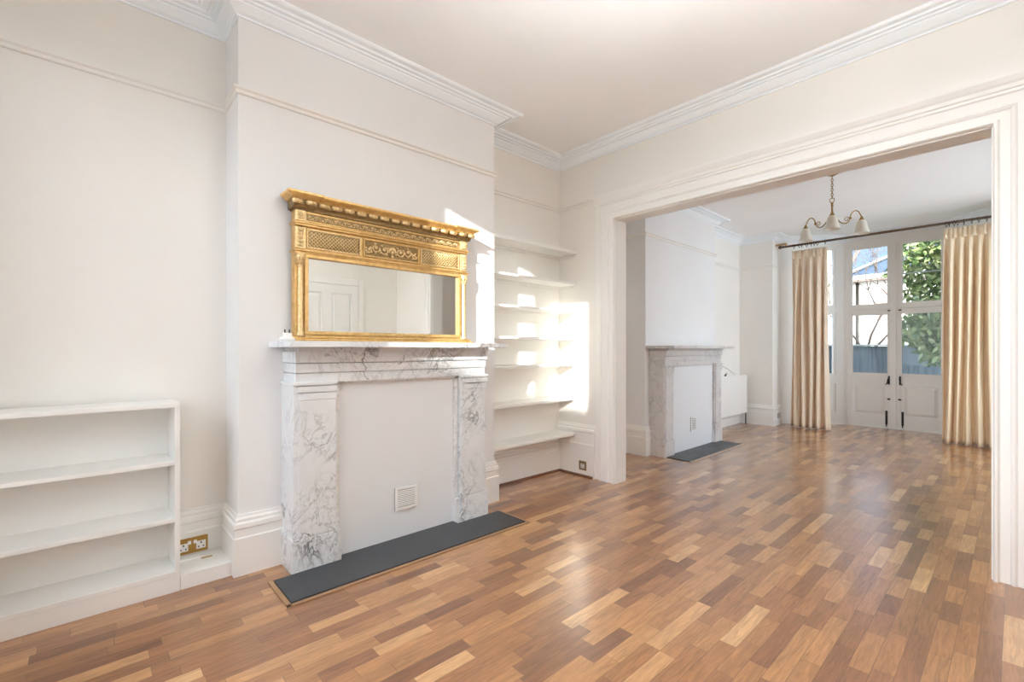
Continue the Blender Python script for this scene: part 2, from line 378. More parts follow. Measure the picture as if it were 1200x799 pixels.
# ------------------------------------------------------------------ bay windows and french doors
FY = 8.97
def leaf_door(name, x0, x1, gx0, gx1, handle_x, lab):
    d = struct(MB().box(x0, gx0-.016, FY, FY+.045, .02, 1.815, .003).box(gx1+.016, x1, FY, FY+.045, .02, 1.815, .003)
               .box(gx0-.016, gx1+.016, FY, FY+.045, 1.745, 1.815).box(gx0-.016, gx1+.016, FY, FY+.045, .655, .825)
               .box(gx0-.016, gx1+.016, FY, FY+.045, .02, .205).box(gx0-.016, gx1+.016, FY+.012, FY+.035, .20, .66).build(name, M['white']), lab, 'glazed door')
    MB().box(gx0-.016, gx1+.016, FY+.02, FY+.026, .825, 1.745).build('glass_pane', M['glass'], d)
    b = MB()
    for z0, z1, xa, xb in ((.825, 1.745, gx0, gx1),):
        b.box(xa-.016, xa, FY-.004, FY+.02, z0, z1).box(xb, xb+.016, FY-.004, FY+.02, z0, z1).box(xa-.016, xb+.016, FY-.004, FY+.02, z0, z0+.014).box(xa-.016, xb+.016, FY-.004, FY+.02, z1-.014, z1)
    b.build('glazing_bead', M['white'], d)
    c = (gx0+gx1)/2; w = (gx1-gx0)/2-.03
    b = MB()  # raised field
    z0, z1 = .215, .645
    vs = [(c-w, FY+.012, z0), (c+w, FY+.012, z0), (c+w, FY+.012, z1), (c-w, FY+.012, z1),
          (c-w+.035, FY-.006, z0+.035), (c+w-.035, FY-.006, z0+.035), (c+w-.035, FY-.006, z1-.035), (c-w+.035, FY-.006, z1-.035)]
    b.add(vs, [(4, 5, 6, 7), (0, 1, 5, 4), (1, 2, 6, 5), (2, 3, 7, 6), (3, 0, 4, 7)])
    b.build('raised_panel', M['white'], d)
    h = MB(); sgn = 1 if handle_x < BX else -1
    h.box(handle_x-.012, handle_x+.012, FY-.008, FY, .67, .80, .003)
    h.tube([(handle_x, FY-.005, .765), (handle_x, FY-.05, .765), (handle_x-sgn*.004, FY-.06, .74), (handle_x-sgn*.012, FY-.06, .69), (handle_x-sgn*.03, FY-.055, .672)], .009, 8)
    h.build('handle', M['black'], d)
    MB().sphere((handle_x+sgn*.0, FY-.02, .45), .017, 10, (1.3, 1, .7)).build('knob', M['black'], d)
    b = MB(); b.box(handle_x-.014-sgn*.03, handle_x+.014-sgn*.03, FY-.006, FY, .06, .27, .002)
    b.tube([(handle_x-sgn*.03, FY-.014, .03), (handle_x-sgn*.03, FY-.014, .25)], .007, 8); b.sphere((handle_x-sgn*.03, FY-.028, .2), .011, 8)
    b.build('bolt', M['black'], d)
    b = MB()
    b.sphere((handle_x, FY-.008, 1.79), .014, 8, (1.5, .8, .7)).build('catch', M['black'], d)
    return d
leaf_door('door_1', -1.838, BX-.003, -1.765, -1.335, -1.315, 'left french door leaf with glass above a raised panel')
leaf_door('door_2', BX+.003, -.662, -1.165, -.735, -1.185, 'right french door leaf with glass above a raised panel')
# fixed frame of the bay front
mb = MB(); mb.box(-1.92, -1.838, FY-.02, FY+.09, 0, 3.0).box(-.662, -.58, FY-.02, FY+.09, 0, 3.0)
mb.box(-1.838, -.662, FY-.012, FY+.09, 1.82, 1.875).box(-1.838, -.662, FY-.012, FY+.09, 2.80, 3.0)
mb.box(BX-.055, BX+.055, FY-.012, FY+.09, 1.875, 2.80).box(-1.838, -.662, FY-.01, FY+.09, 0, .018)
mb.box(BX-.022, BX+.022, FY-.03, FY-.014, 1.80, 2.80)
fr = struct(mb.build('window_1', M['white']), 'white bay frame with two tall panes above the french doors', 'window')
MB().box(BX-.022, BX+.022, FY-.024, FY-.001, .03, 1.80).build('meeting_bead', M['white'], fr)
MB().box(BX-.015, BX+.015, FY-.04, FY-.03, 1.80, 1.87, .003).build('latch', M['trim'], fr)
for gx0, gx1 in ((-1.775, -1.335), (-1.158, -.735)):
    b = MB(); b.box(-1.838 if gx0 < -1.5 else BX+.055, gx0, FY, FY+.05, 1.875, 2.80).box(gx1, BX-.055 if gx0 < -1.5 else -.662, FY, FY+.05, 1.875, 2.80)
    b.box(gx0, gx1, FY, FY+.05, 1.875, 1.905).box(gx0, gx1, FY, FY+.05, 2.775, 2.80)
    s_ = b.build('upper_sash', M['white'], fr)
    MB().box(gx0, gx1, FY+.02, FY+.026, 1.905, 2.775).build('glass_pane', M['glass'], s_)
    if gx0 > -1.5: MB().box(gx0, gx1, FY+.032, FY+.044, 2.325, 2.345).build('reflection_bar', M['white'], s_)  # white bar stands for a sash line reflected in this pane
def cant(name, P0, P1, mirror, lab):
    d = Vector((P1[0]-P0[0], P1[1]-P0[1])); Ln = d.length; a = math.atan2(d.y, d.x)
    # local x along the cant, local +y outwards
    T = Matrix.Translation((P0[0], P0[1], 0)) @ Matrix.Rotation(a, 4, 'Z')
    def fx(x): return Ln-x if mirror else x
    def bx(b, x0, x1, *r): return b.box(fx(x0), fx(x1), *r)
    g0, g1 = .30*Ln, .815*Ln
    b = MB(); bx(b, 0, g0-.04, 0, .07, 0, 3.0); bx(b, g1+.035, Ln, 0, .07, 0, 3.0)
    bx(b, g0-.04, g1+.035, 0, .07, 0, .19); bx(b, g0-.04, g1+.035, .02, .06, .19, .66); bx(b, g0-.04, g1+.035, 0, .07, .66, .78)
    bx(b, g0-.04, g1+.035, 0, .07, 1.80, 1.875); bx(b, g0-.04, g1+.035, 0, .07, 2.83, 3.0)
    o = struct(b.xf(T).build(name, M['white']), lab, 'window')
    for z0, z1 in ((.78, 1.80), (1.875, 2.83)):
        b = MB(); bx(b, g0-.04, g0, .01, .05, z0, z1); bx(b, g1, g1+.035, .01, .05, z0, z1); bx(b, g0, g1, .01, .05, z0, z0+.035); bx(b, g0, g1, .01, .05, z1-.035, z1)
        s_ = b.xf(T).build('sash', M['white'], o)
        b = MB(); bx(b, g0, g1, .028, .034, z0+.035, z1-.035); b.xf(T).build('glass_pane', M['glass'], s_)
    b = MB(); z0, z1 = .20, .65; x0, x1 = g0, g1
    vs = [(fx(x0), .02, z0), (fx(x1), .02, z0), (fx(x1), .02, z1), (fx(x0), .02, z1), (fx(x0+.04), .004, z0+.04), (fx(x1-.04), .004, z0+.04), (fx(x1-.04), .004, z1-.04), (fx(x0+.04), .004, z1-.04)]
    b.add(vs, [(4, 5, 6, 7), (0, 1, 5, 4), (1, 2, 6, 5), (2, 3, 7, 6), (3, 0, 4, 7)]); b.xf(T).build('raised_panel', M['white'], o)
    return o
cant('window_2', (-2.60, 8.28), (-1.855, 8.97), False, 'narrow angled side light of the bay beside the left curtain')
cant('window_3', (-.645, 8.97), (.10, 8.28), True, 'angled side light of the bay behind the right curtain')
# added fill window in the far room's right wall, front windows
def sash_win(name, axis, a0, a1, z0, z1, at, lab, bars=1):
    def bx(b, p0, p1, q0, q1, *r): return b.box(p0, p1, at+q0, at+q1, *r) if axis == 'x' else b.box(at+q0, at+q1, p0, p1, *r)
    b = MB(); w = .022
    bx(b, a0, a0+w, -.04, .04, z0, z1); bx(b, a1-w, a1, -.04, .04, z0, z1); bx(b, a0, a1, -.04, .04, z0, z0+w); bx(b, a0, a1, -.04, .04, z1-w, z1)
    zm = (z0+z1)/2 if bars else None
    if bars: bx(b, a0, a1, -.03, .03, zm-.015, zm+.015)
    o = struct(b.build(name, M['white']), lab, 'window')
    b = MB(); bx(b, a0+w, a1-w, -.003, .003, z0+w, z1-w); b.build('glass_pane', M['glass'], o)
    return o
sash_win('window_4', 'y', RW[0], RW[1], RW[2], RW[3], XR+.14, 'sash window added in the right wall to light the far room')
for i, (a, b) in enumerate(WN):
    sash_win('window_%d' % (5+i), 'x', a, b, WZ0, WT[i], YF-.07, ['wide front sash window added as fill nearest the left wall', 'narrow front sash window left of the mullion', 'narrow front sash window right of the mullion'][i], 0)

# panelled door in the right wall (seen in the mirror)
DY0, DY1, DZ = 1.98, 2.87, 2.10
XD = XR-.03
b = MB(); st = [(DY0, DY0+.10), (DY0+.375, DY0+.515), (DY1-.10, DY1)]
for a, c in st: b.box(XD, XR-.001, a, c, .01, DZ)
for z0, z1 in ((.01, .22), (.80, 1.0), (DZ-.12, DZ)):
    for a, c in ((DY0+.10, DY0+.375), (DY0+.515, DY1-.10)): b.box(XD, XR-.001, a, c, z0, z1)
b.box(XD+.018, XR-.002, DY0+.1, DY1-.1, .2, DZ-.1)
dr = struct(b.build('door_3', M['white']), 'white four panel door seen in the gold mirror', 'door')
for y0, y1 in ((DY0+.10, DY0+.375), (DY0+.515, DY1-.10)):
    for z0, z1 in ((.22, .80), (1.0, DZ-.12)):
        x0, x1 = XD+.018, XD+.004; k = .03
        MB().add([(x0, y0+.01, z0+.01), (x0, y1-.01, z0+.01), (x0, y1-.01, z1-.01), (x0, y0+.01, z1-.01), (x1, y0+k, z0+k), (x1, y1-k, z0+k), (x1, y1-k, z1-k), (x1, y0+k, z1-k)],
                 [(4, 5, 6, 7), (0, 1, 5, 4), (1, 2, 6, 5), (2, 3, 7, 6), (3, 0, 4, 7)]).build('raised_panel', M['white'], dr)
MB().sphere((XD-.05, DY0+.06, 1.0), .028).tube([(XD, DY0+.06, 1.0), (XD-.04, DY0+.06, 1.0)], .01).build('knob', M['brass'], dr)
b = MB(); b.box(XR-.022, XR-.001, DY0-.09, DY0-.005, 0, DZ+.09, .004).box(XR-.022, XR-.001, DY1+.005, DY1+.09, 0, DZ+.09, .004).box(XR-.022, XR-.001, DY0-.005, DY1+.005, DZ+.005, DZ+.09, .004)
struct(b.build('trim_9', M['trim']), 'plain architrave round the panelled door', 'architrave')

# ------------------------------------------------------------------ marble fireplaces
def fireplace(y0, y1, xw, xf, pw, infx, mar, mars, label, lab_h, detail):
    """y0,y1 outer legs; xw wall, xf front plane; pw pilaster width"""
    yc = (y0+y1)/2; root = thing('fireplace_surround', label, 'fireplace', (xw, yc, 0))
    loc = (xw, yc, 0)
    def B(mb, name, m, par=None, bev=.002):
        o = rel(mb, loc).build(name, m, par or root, bev=bev); return o
    xw_ = xw+.002
    # mantel shelf
    b = MB(); b.box(xw_, xf+.14, y0-.062, y1+.062, 1.212, 1.244, .003); B(b, 'mantel_shelf', mar, bev=0)
    b = MB(); b.box(xw_, xf+.035, y0+.02, y1-.02, 1.196, 1.212).box(xw_, xf+.02, y0+.025, y1-.025, 1.186, 1.196); B(b, 'bed_moulding', mar)
    # frieze in three stepped fascias
    b = MB(); b.box(xw_, xf+.012, y0+.010, y1-.010, 1.128, 1.188, .002).box(xw_, xf, y0+.014, y1-.014, 1.074, 1.124, .002).box(xw_, xf-.008, y0+.016, y1-.016, 1.018, 1.070).box(xw_, xf-.020, y0+.03, y1-.03, 1.06, 1.19, .002)
    B(b, 'frieze', mar, bev=0)
    for s, (a, c) in enumerate(((y0, y0+pw), (y1-pw, y1))):
        b = MB(); b.box(xw_, xf-.012, a+.004, c-.004, .18, 1.02, .003)
        if detail:  # raised face panel
            ia, ic = (a+.03, c) if s == 0 else (a, c-.02)
            b.box(xf-.012, xf, ia, ic-.004, .186, .925, .002)
        else: b.box(xf-.012, xf, a+.02, c-.02, .186, .925, .002)
        leg = B(b, 'pilaster', mar, bev=0)
        b = MB(); b.box(xw_, xf+.012, a-.003, c+.003, 1.006, 1.024, .002).box(xf-.012, xf+.006, a+.02, c-.0, .968, 1.000, .002).box(xf-.012, xf+.003, a+.024, c-.002, .926, .962, .002)
        B(b, 'capital', mar, leg, 0)
        b = MB(); b.box(xw_, xf+.006, a-.004, c+.004, 0.0, .182, .003); B(b, 'plinth_block', mar, leg, 0)
        # inner slip between pilaster and board
        q0, q1 = (c, c+.03) if s == 0 else (a-.03, a)
        b = MB(); b.box(xw_, xf-.035, q0, q1, 0, 1.02, .002)
        r0, r1 = (c, c+.034) if s == 0 else (a-.034, a)
        b.box(xw_, xf-.012, r0, r1, 0.0, .17, .002)
        B(b, 'inner_slip', mars, leg, 0)
    b = MB(); b.box(xw_, xf-.035, y0+pw, y1-pw, 1.0, 1.02); B(b, 'inner_slip', mars)
    o = B(MB().box(xw_, infx, y0+pw+.03, y1-pw-.03, .0, 1.0), 'infill_board', M['board']); o['label'] = 'plain white board closing the hearth opening'
    return root
f1 = fireplace(.81, 2.145, XB, -2.60, .235, -2.65, M['marble'], M['marbleS'],
     'white marble fireplace surround with grey veins beneath the gold mirror', ['plain white board closing the near marble fireplace'], True)
f2 = fireplace(4.72, 6.18, xb2, -2.635, .20, -2.66, M['marble2'], M['marble2'],
     'cloudy grey marble fireplace surround in the far room', ['plain white board closing the far marble fireplace'], False)
h = tag(MB().prism([(-2.31, .714), (-2.31, 2.246), (-2.591, 2.246), (-2.591, 1.878), (-2.648, 1.878), (-2.648, 1.08), (-2.591, 1.08), (-2.591, .714)], .001, .012, 'z').build('hearth', M['slate']), 'black slate hearth slab in front of the near marble fireplace', 'hearth')
b = MB(); b.box(XB+.205, -2.288, .69, .712, .0005, .006).box(XB+.205, -2.288, 2.248, 2.27, .0005, .006).box(-2.308, -2.286, .69, 2.27, .0005, .006)
b.build('wood_border', M['bwood'], h)
h = tag(MB().prism([(-2.36, 4.74), (-2.36, 6.12), (-2.625, 6.12), (-2.625, 5.955), (-2.657, 5.955), (-2.657, 4.955), (-2.625, 4.955), (-2.625, 4.74)], .001, .010, 'z').build('hearth', M['slate']), 'grey slate hearth slab in front of the far room fireplace', 'hearth')
b = MB(); b.box(-2.358, -2.325, 4.72, 6.14, .0005, .007); b.build('wood_border', M['bwoodL'], h)

def vent(loc, w, hh, lab, n):
    r = thing('vent_grille', lab, 'vent', loc)
    b = MB(); b.box(0, .007, -w/2, w/2, 0, hh, .002); b.build('backplate', M['grey'], r)  # shade of the louvre gaps put into the grey of this plate
    b = MB(); t = .018
    b.box(.007, .014, -w/2, -w/2+t, 0, hh, .002).box(.007, .014, w/2-t, w/2, 0, hh, .002).box(.007, .014, -w/2+t, w/2-t, 0, t, .002).box(.007, .014, -w/2+t, w/2-t, hh-t, hh, .002)
    b.build('rim', M['plast'], r)
    for i in range(n):
        z = t+.004+(hh-2*t-.008)*(i+.5)/n
        b = MB(); b.add([(.0075, -w/2+t, z+.003), (.0075, w/2-t, z+.003), (.014, w/2-t, z-.002), (.014, -w/2+t, z-.002), (.0075, -w/2+t, z+.0015), (.0075, w/2-t, z+.0015), (.014, w/2-t, z-.0035), (.014, -w/2+t, z-.0035)],
                        [(0, 1, 2, 3), (7, 6, 5, 4), (0, 4, 5, 1), (3, 2, 6, 7), (0, 3, 7, 4), (1, 5, 6, 2)])
        b.build('louvre', M['plast'] if n < 9 else M['plast'], r)
    return r
vent((-2.6495, 1.51, .185), .16, .145, 'square white louvred vent low on the board of the near fireplace', 9)
vent((-2.6595, 5.42, .215), .13, .17, 'small white louvred vent on the board of the far fireplace', 6)

# ------------------------------------------------------------------ gold overmantel mirror
MX = -2.795
def mirror():
    loc = (MX, 1.475, 1.244); r = thing('overmantel_mirror', 'wide gilt overmantel mirror with carved frieze standing on the marble shelf', 'mirror', loc)
    Y0, Y1 = .862, 2.055
    def B(b, name, m, par=None, bev=0): return rel(b, loc).build(name, m, par or r, bev=bev)
    F = -2.722   # front plane of flat frame
    b = MB(); b.box(MX, F+.012, Y0-.045, Y1+.045, 1.244, 1.262, .004).box(MX, F+.004, Y0-.03, Y1+.03, 1.262, 1.275, .004)
    B(b, 'base_moulding', M['gold'])
    b = MB(); b.box(MX, F-.012, Y0, Y1, 1.275, 1.985)
    bb = MB()
    # back frame with opening for the glass
    GY0, GY1, GZ0, GZ1 = .93, 1.985, 1.305, 1.722
    bb.box(MX, F-.014, Y0, GY0, 1.275, 2.0).box(MX, F-.014, GY1, Y1, 1.275, 2.0).box(MX, F-.014, GY0, GY1, 1.275, GZ0).box(MX, F-.014, GY0, GY1, GZ1, 2.0)
    fr = B(bb, 'frame', M['gold'])
    b = MB()
    for y0, y1, z0, z1 in ((GY0-.018, GY0+.004, GZ0, GZ1), (GY1-.004, GY1+.018, GZ0, GZ1), (GY0-.018, GY1+.018, GZ0-.02, GZ0), (GY0-.018, GY1+.018, GZ1, GZ1+.025)):
        b.box(F-.014, F-.002, y0, y1, z0, z1, .003)
    b.box(F-.014, F-.006, GY0-.03, GY1+.03, GZ1+.025, GZ1+.035)
    B(b, 'sight_edge', M['gold'])
    B(MB().box(MX+.01, F-.022, GY0-.002, GY1+.002, GZ0-.002, GZ1+.002), 'mirror_glass', M['mirror'])
    # end columns
    for yc in (Y0+.028, Y1-.028):
        b = MB(); n = 24; prof = []
        for i in range(13):
            z = 1.30+(1.665-1.30)*i/12
            prof.append((.0165-.002*i/12, z))
        vs = []; 
        for rr, z in prof:
            for j in range(n):
                a = 2*PI*j/n; q = rr*(1-.09*(j % 3 == 0)); vs.append((F-.006+q*math.cos(a), yc+q*math.sin(a), z))
        fs = [(i*n+j, i*n+(j+1) % n, (i+1)*n+(j+1) % n, (i+1)*n+j) for i in range(12) for j in range(n)]
        b.add(vs, fs, True); c = B(b, 'column', M['goldl'])
        b = MB(); b.lathe([(.0, 1.275), (.024, 1.275), (.024, 1.283), (.019, 1.288), (.022, 1.294), (.017, 1.301)], (F-.006, yc, 0)); B(b, 'column_base', M['goldl'], c)
        b = MB(); b.lathe([(.015, 1.662), (.019, 1.668), (.015, 1.674), (.018, 1.70), (.026, 1.728), (.024, 1.735)], (F-.006, yc, 0))
        for tier, (zz, rr) in enumerate(((1.676, .018), (1.70, .021))):
            for j in range(8):
                a = 2*PI*(j+.5*tier)/8
                b.tube([(F-.006+rr*.9*math.cos(a), yc+rr*.9*math.sin(a), zz), (F-.006+rr*1.15*math.cos(a), yc+rr*1.15*math.sin(a), zz+.016), (F-.006+rr*1.6*math.cos(a), yc+rr*1.6*math.sin(a), zz+.018)], [.004, .005, .002], 6)
        b.box(MX, F+.012, yc-.03, yc+.03, 1.735, 1.742, .002)
        B(b, 'capital', M['goldl'], c)
    # string mouldings
    for z, hgt, pr_ in ((1.742, .022, .016), (1.896, .026, .018)):
        b = MB(); b.box(MX, F+pr_-.012, Y0-.004, Y1+.004, z, z+hgt, .004).box(MX, F+pr_-.002, Y0-.012, Y1+.012, z+hgt*.45, z+hgt*.8, .003); B(b, 'string_moulding', M['gold'])
    # frieze panels
    PZ0, PZ1 = 1.776, 1.886; ya, yb, yc_, yd = .925, 1.262, 1.655, 1.99
    def rim(y0, y1, z0, z1, x, w, d):
        b = MB(); b.box(x, x+d, y0, y0+w, z0, z1, .002).box(x, x+d, y1-w, y1, z0, z1, .002).box(x, x+d, y0+w, y1-w, z0, z0+w, .002).box(x, x+d, y0+w, y1-w, z1-w, z1, .002); return b
    for (y0, y1) in ((ya, yb-.015), (yc_+.015, yd)):
        b = rim(y0, y1, PZ0, PZ1, F-.014, .008, .010)
        o = B(b, 'panel_rim', M['goldl'])
        B(MB().box(F-.0142, F-.0125, y0+.006, y1-.006, PZ0+.006, PZ1-.006), 'panel_ground', M['goldd'])
        b = MB(); a0, a1, c0, c1 = y0+.008, y1-.008, PZ0+.008, PZ1-.008; hh = c1-c0; stp = .021
        for sg in (1, -1):
            k = -int(hh/stp)-2
            while a0+k*stp < a1+hh:
                # line y = s + sg*(z-c0)
                s0 = a0+k*stp; pts = []
                for z in (c0, c1):
                    y = s0+sg*(z-c0) if sg == 1 else s0-(z-c0)
                    pts.append([y, z])
                (p, q) = pts
                # clip in y
                def cl(p, q):
                    if p[0] < a0: 
                        t = (a0-p[0])/(q[0]-p[0]); p = [a0, p[1]+t*(q[1]-p[1])]
                    elif p[0] > a1:
                        t = (a1-p[0])/(q[0]-p[0]); p = [a1, p[1]+t*(q[1]-p[1])]
                    return p
                if not (max(p[0], q[0]) <= a0 or min(p[0], q[0]) >= a1):
                    p2 = cl(p, q); q2 = cl(q, p)
                    xx = F-.0105 if sg == 1 else F-.0095
                    b.tube([(xx, p2[0], p2[1]), (xx, q2[0], q2[1])], .0027, 5)
                k += 1
        B(b, 'lattice', M['goldl'])
    o = B(rim(yb, yc_, PZ0, PZ1, F-.014, .009, .012), 'panel_rim', M['gold'])
    B(MB().box(F-.0142, F-.012, yb+.006, yc_-.006, PZ0+.006, PZ1-.006), 'panel_ground', M['goldd'])
    def spiral(cy, cz, r0, turns, ph, sg, x, th):
        pts = []; nn = 22
        for i in range(nn+1):
            t = i/nn; a = ph+sg*turns*2*PI*t; rr = r0*(1-.82*t)
            pts.append((x+.004*t, cy+rr*math.cos(a), cz+rr*math.sin(a)))
        return pts, [th*(1-.45*i/nn) for i in range(nn+1)]
    b = MB(); mid = (yb+yc_)/2; zc = (PZ0+PZ1)/2
    for sd in (-1, 1):
        for k, (dy, dz, r0) in enumerate(((.055, 0, .030), (.115, .006, .027), (.160, -.010, .020))):
            pts, rs = spiral(mid+sd*dy, zc+dz, r0, 1.25, PI*(k % 2)+(0 if sd > 0 else PI), sd*(1 if k % 2 else -1), F-.007, .0056)
            b.tube(pts, rs, 6)
            b.sphere((F-.004, mid+sd*dy, zc+dz), .009, 8, (.8, 1, 1))
            for j in range(4):
                a = j*PI/2+.6+k; b.sphere((F-.010, mid+sd*dy+r0*1.05*math.cos(a), zc+dz+r0*1.05*math.sin(a)), .0075, 6, (.6, 1.2, .8))
    for j in range(7):
        a = PI/2+(j-3)*.42; b.sphere((F-.009, mid+.024*math.cos(a), zc-.008+.026*math.sin(a)), .0085, 6, (.6, .8, 1.5))
    b.sphere((F-.006, mid, zc-.008), .013, 8, (.6, 1, 1)); b.sphere((F-.008, mid, zc-.032), .010, 8, (.6, 1, 1))
    B(b, 'scroll_carving', M['goldl'])
    # pilaster ornaments over the columns and small blocks
    for yc in (Y0+.028, Y1-.028):
        b = MB(); b.box(F-.014, F-.002, yc-.028, yc+.028, 1.768, 1.892, .003)
        for i in range(5):
            z = 1.786+i*.022
            for sd in (-1, 1): b.sphere((F+.001, yc+sd*.009, z+.004), .0095, 6, (.6, .9, 1.2))
            b.sphere((F+.003, yc, z), .007, 6, (.7, 1, 1.2))
        B(b, 'leaf_block', M['goldl'])
        b = MB(); b.box(F-.014, F+.002, yc-.03, yc+.03, 1.924, 1.984, .003)
        for j in range(8):
            a = 2*PI*j/8; b.sphere((F+.004, yc+.014*math.cos(a), 1.954+.014*math.sin(a)), .0085, 6, (.6, 1, 1))
        b.sphere((F+.007, yc, 1.954), .008, 8, (.7, 1, 1))
        B(b, 'rosette_block', M['goldl'])
    # running foliage band
    b = MB(); b.box(F-.014, F-.006, Y0+.06, Y1-.06, 1.926, 1.932).box(F-.014, F-.006, Y0+.06, Y1-.06, 1.972, 1.982); B(b, 'band_fillet', M['gold'])
    B(MB().box(F-.0142, F-.011, Y0+.06, Y1-.06, 1.932, 1.972), 'band_ground', M['goldd'])
    b = MB(); k = 0; y = Y0+.082
    while y < Y1-.08:
        pts, rs = spiral(y, 1.952, .0145, 1.1, PI*(k % 2), 1 if k % 2 else -1, F-.009, .0033); b.tube(pts, rs, 5)
        b.sphere((F-.008, y+.014, 1.952+(.009 if k % 2 else -.009)), .0065, 6, (.6, 1.3, .8)); b.sphere((F-.006, y, 1.952), .005, 6)
        y += .0285; k += 1
    B(b, 'foliage_carving', M['goldl'])
    # cove and cornice, breaking forward at both ends
    b = MB()
    cov = [(MX, 1.984), (F+.004, 1.984), (F+.008, 1.998), (F+.018, 2.008), (F+.020, 2.036), (MX, 2.036)]
    b.prism(cov, Y0-.006, Y1+.006, 'y')
    for a, c in ((Y0-.018, Y0+.10), (Y1-.10, Y1+.018)):
        b.prism([(MX, 1.99), (F+.014, 1.99), (F+.022, 2.004), (F+.030, 2.012), (F+.032, 2.036), (MX, 2.036)], a, c, 'y')
    B(b, 'cove', M['goldd'])
    b = MB()
    cp = [(0, 2.034), (.006, 2.034), (.012, 2.044), (.030, 2.054), (.036, 2.060), (.036, 2.070), (.030, 2.073), (0, 2.073)]
    def cor(y0, y1, e):
        x = F+e
        b.sweep(cp, [(MX+.001, y0), (x, y0), (x, y1), (MX+.001, y1)]); b.box(MX, x, y0, y1, 2.034, 2.073)
    cor(Y0-.004, Y1+.004, .020)
    for a, c in ((Y0-.022, Y0+.10), (Y1-.10, Y1+.022)): cor(a, c, .036)
    B(b, 'cornice', M['gold'])
    # beads under the cornice
    nb = 17; src = MB().tube([(0, -.017, 0), (0, .017, 0)], .0125, 10).sphere((0, .0175, 0), .0125, 10).sphere((0, -.0175, 0), .0125, 10)
    bo = None
    for i in range(nb):
        y = Y0-.004+(Y1-Y0+.008)*i/(nb-1); xx = F+(.046 if (y < Y0+.1 or y > Y1-.1) else .034)
        if bo is None: bo = src.build('bead', M['goldl'], r); o = bo
        else: o = bo.copy(); COL.objects.link(o); o.parent = r
        o.location = (xx-loc[0], y-loc[1], 2.020-loc[2])
mirror()

# white two pin adaptor
a = thing('plug_adaptor', 'small white plug adaptor with two dark pins beside the gold mirror', 'plug', (-2.66, .80, 1.2442))
b = MB(); b.lathe([(.0, 0), (.026, 0), (.034, .004), (.036, .012), (.032, .020), (.022, .026), (.0, .027)], n=24); b.xf(Matrix.Scale(1.15, 4, (0, 1, 0))).build('body', M['plast'], a)
MB().box(-.016, .016, -.022, .022, .022, .046, .006).build('pin_block', M['plast'], a)
for s in (-1, 1): MB().tube([(0, s*.0115, .044), (0, s*.0115, .064)], .0035, 8).build('pin', M['dark'], a)

# ------------------------------------------------------------------ bookcase, boxing, sockets
X0, X1 = XA+.029, -2.815
bc = thing('bookcase', 'low white open bookcase with three bays against the left wall', 'bookcase', (X0, -.2, 0))
loc = (X0, -.2, 0); yl, yr = -.745, .347
def BB(b, n, bev=.0015): return rel(b, loc).build(n, M['white'], bc, bev=bev)
BB(MB().box(X0, X1+.004, yl, yr, .914, .935), 'top_board')
BB(MB().box(X0, X1, yr-.021, yr, .075, .914), 'side_panel'); BB(MB().box(X0, X1, yl, yl+.021, .075, .914), 'side_panel')
BB(MB().box(X0, X0+.008, yl+.021, yr-.021, .1, .914), 'back_panel')
for z in (.628, .345): BB(MB().box(X0+.008, X1-.004, yl+.021, yr-.021, z, z+.02), 'shelf')
BB(MB().box(X0+.008, X1-.002, yl+.021, yr-.021, .082, .102), 'bottom_board')
BB(MB().box(X0, X1-.004, yl, yr, .0, .0815), 'plinth')
pb = thing('pipe_boxing', 'low white pipe boxing between the bookcase and the chimney breast', 'boxing', (X0, .46, 0)); loc = (X0, .46, 0)
rel(MB().box(X0, X1-.006, .3485, .572, 0, .075), loc).build('casing', M['white'], pb, bev=.002)
rel(MB().box(-3.03, -2.985, .36, .50, .075, .084), loc).build('loose_strip', M['trim'], pb, bev=.002)
rel(MB().box(-2.985, -2.965, .46, .51, .0752, .0765), loc).build('notch', M['lwood'], pb)

def socket(name_lab, loc, rz, w, hh, m, gangs, sw=True):
    r = thing('wall_socket', name_lab, 'socket', loc, rz)     # local +x out of the wall, y along
    MB().box(0, .006, -w/2, w/2, -hh/2, hh/2, .002).build('plate', m, r)
    for g_ in range(gangs):
        yc = 0 if gangs == 1 else (-w/4-.004 if g_ == 0 else w/4+.004)
        b = MB(); 
        if sw or gangs > 1:
            b.box(.006, .008, yc-.022, yc+.022, -hh*.30, hh*.20, .002); o = b.build('insert', M['plast'], r)
            b = MB(); b.box(.008, .0085, yc-.003, yc+.003, hh*.03, hh*.15).box(.008, .0085, yc-.015, yc-.008, -hh*.2, -hh*.12).box(.008, .0085, yc+.008, yc+.015, -hh*.2, -hh*.12); b.build('slot', M['dark'], o)
    if gangs > 1:
        for s in (-1, 1): MB().box(.006, .011, s*.013-.008, s*.013+.008, hh*.10, hh*.32, .002).build('switch', M['plast'], r)
    return r
def obsk(X): return X
socket('brass double wall socket in the skirting right of the bookcase', (XA+.0285, .432, .125), 0, .146, .086, M['brass'], 2)
socket('single bronze wall socket in the skirting below the alcove shelves', (-2.777, YP-.0285, .105), -PI/2, .086, .086, M['dbrass'], 1)
socket('small grey double socket on the end pier skirting left of the curtain', (-2.60+.0285, 8.13, .15), 0, .12, .08, M['grey'], 1, False)

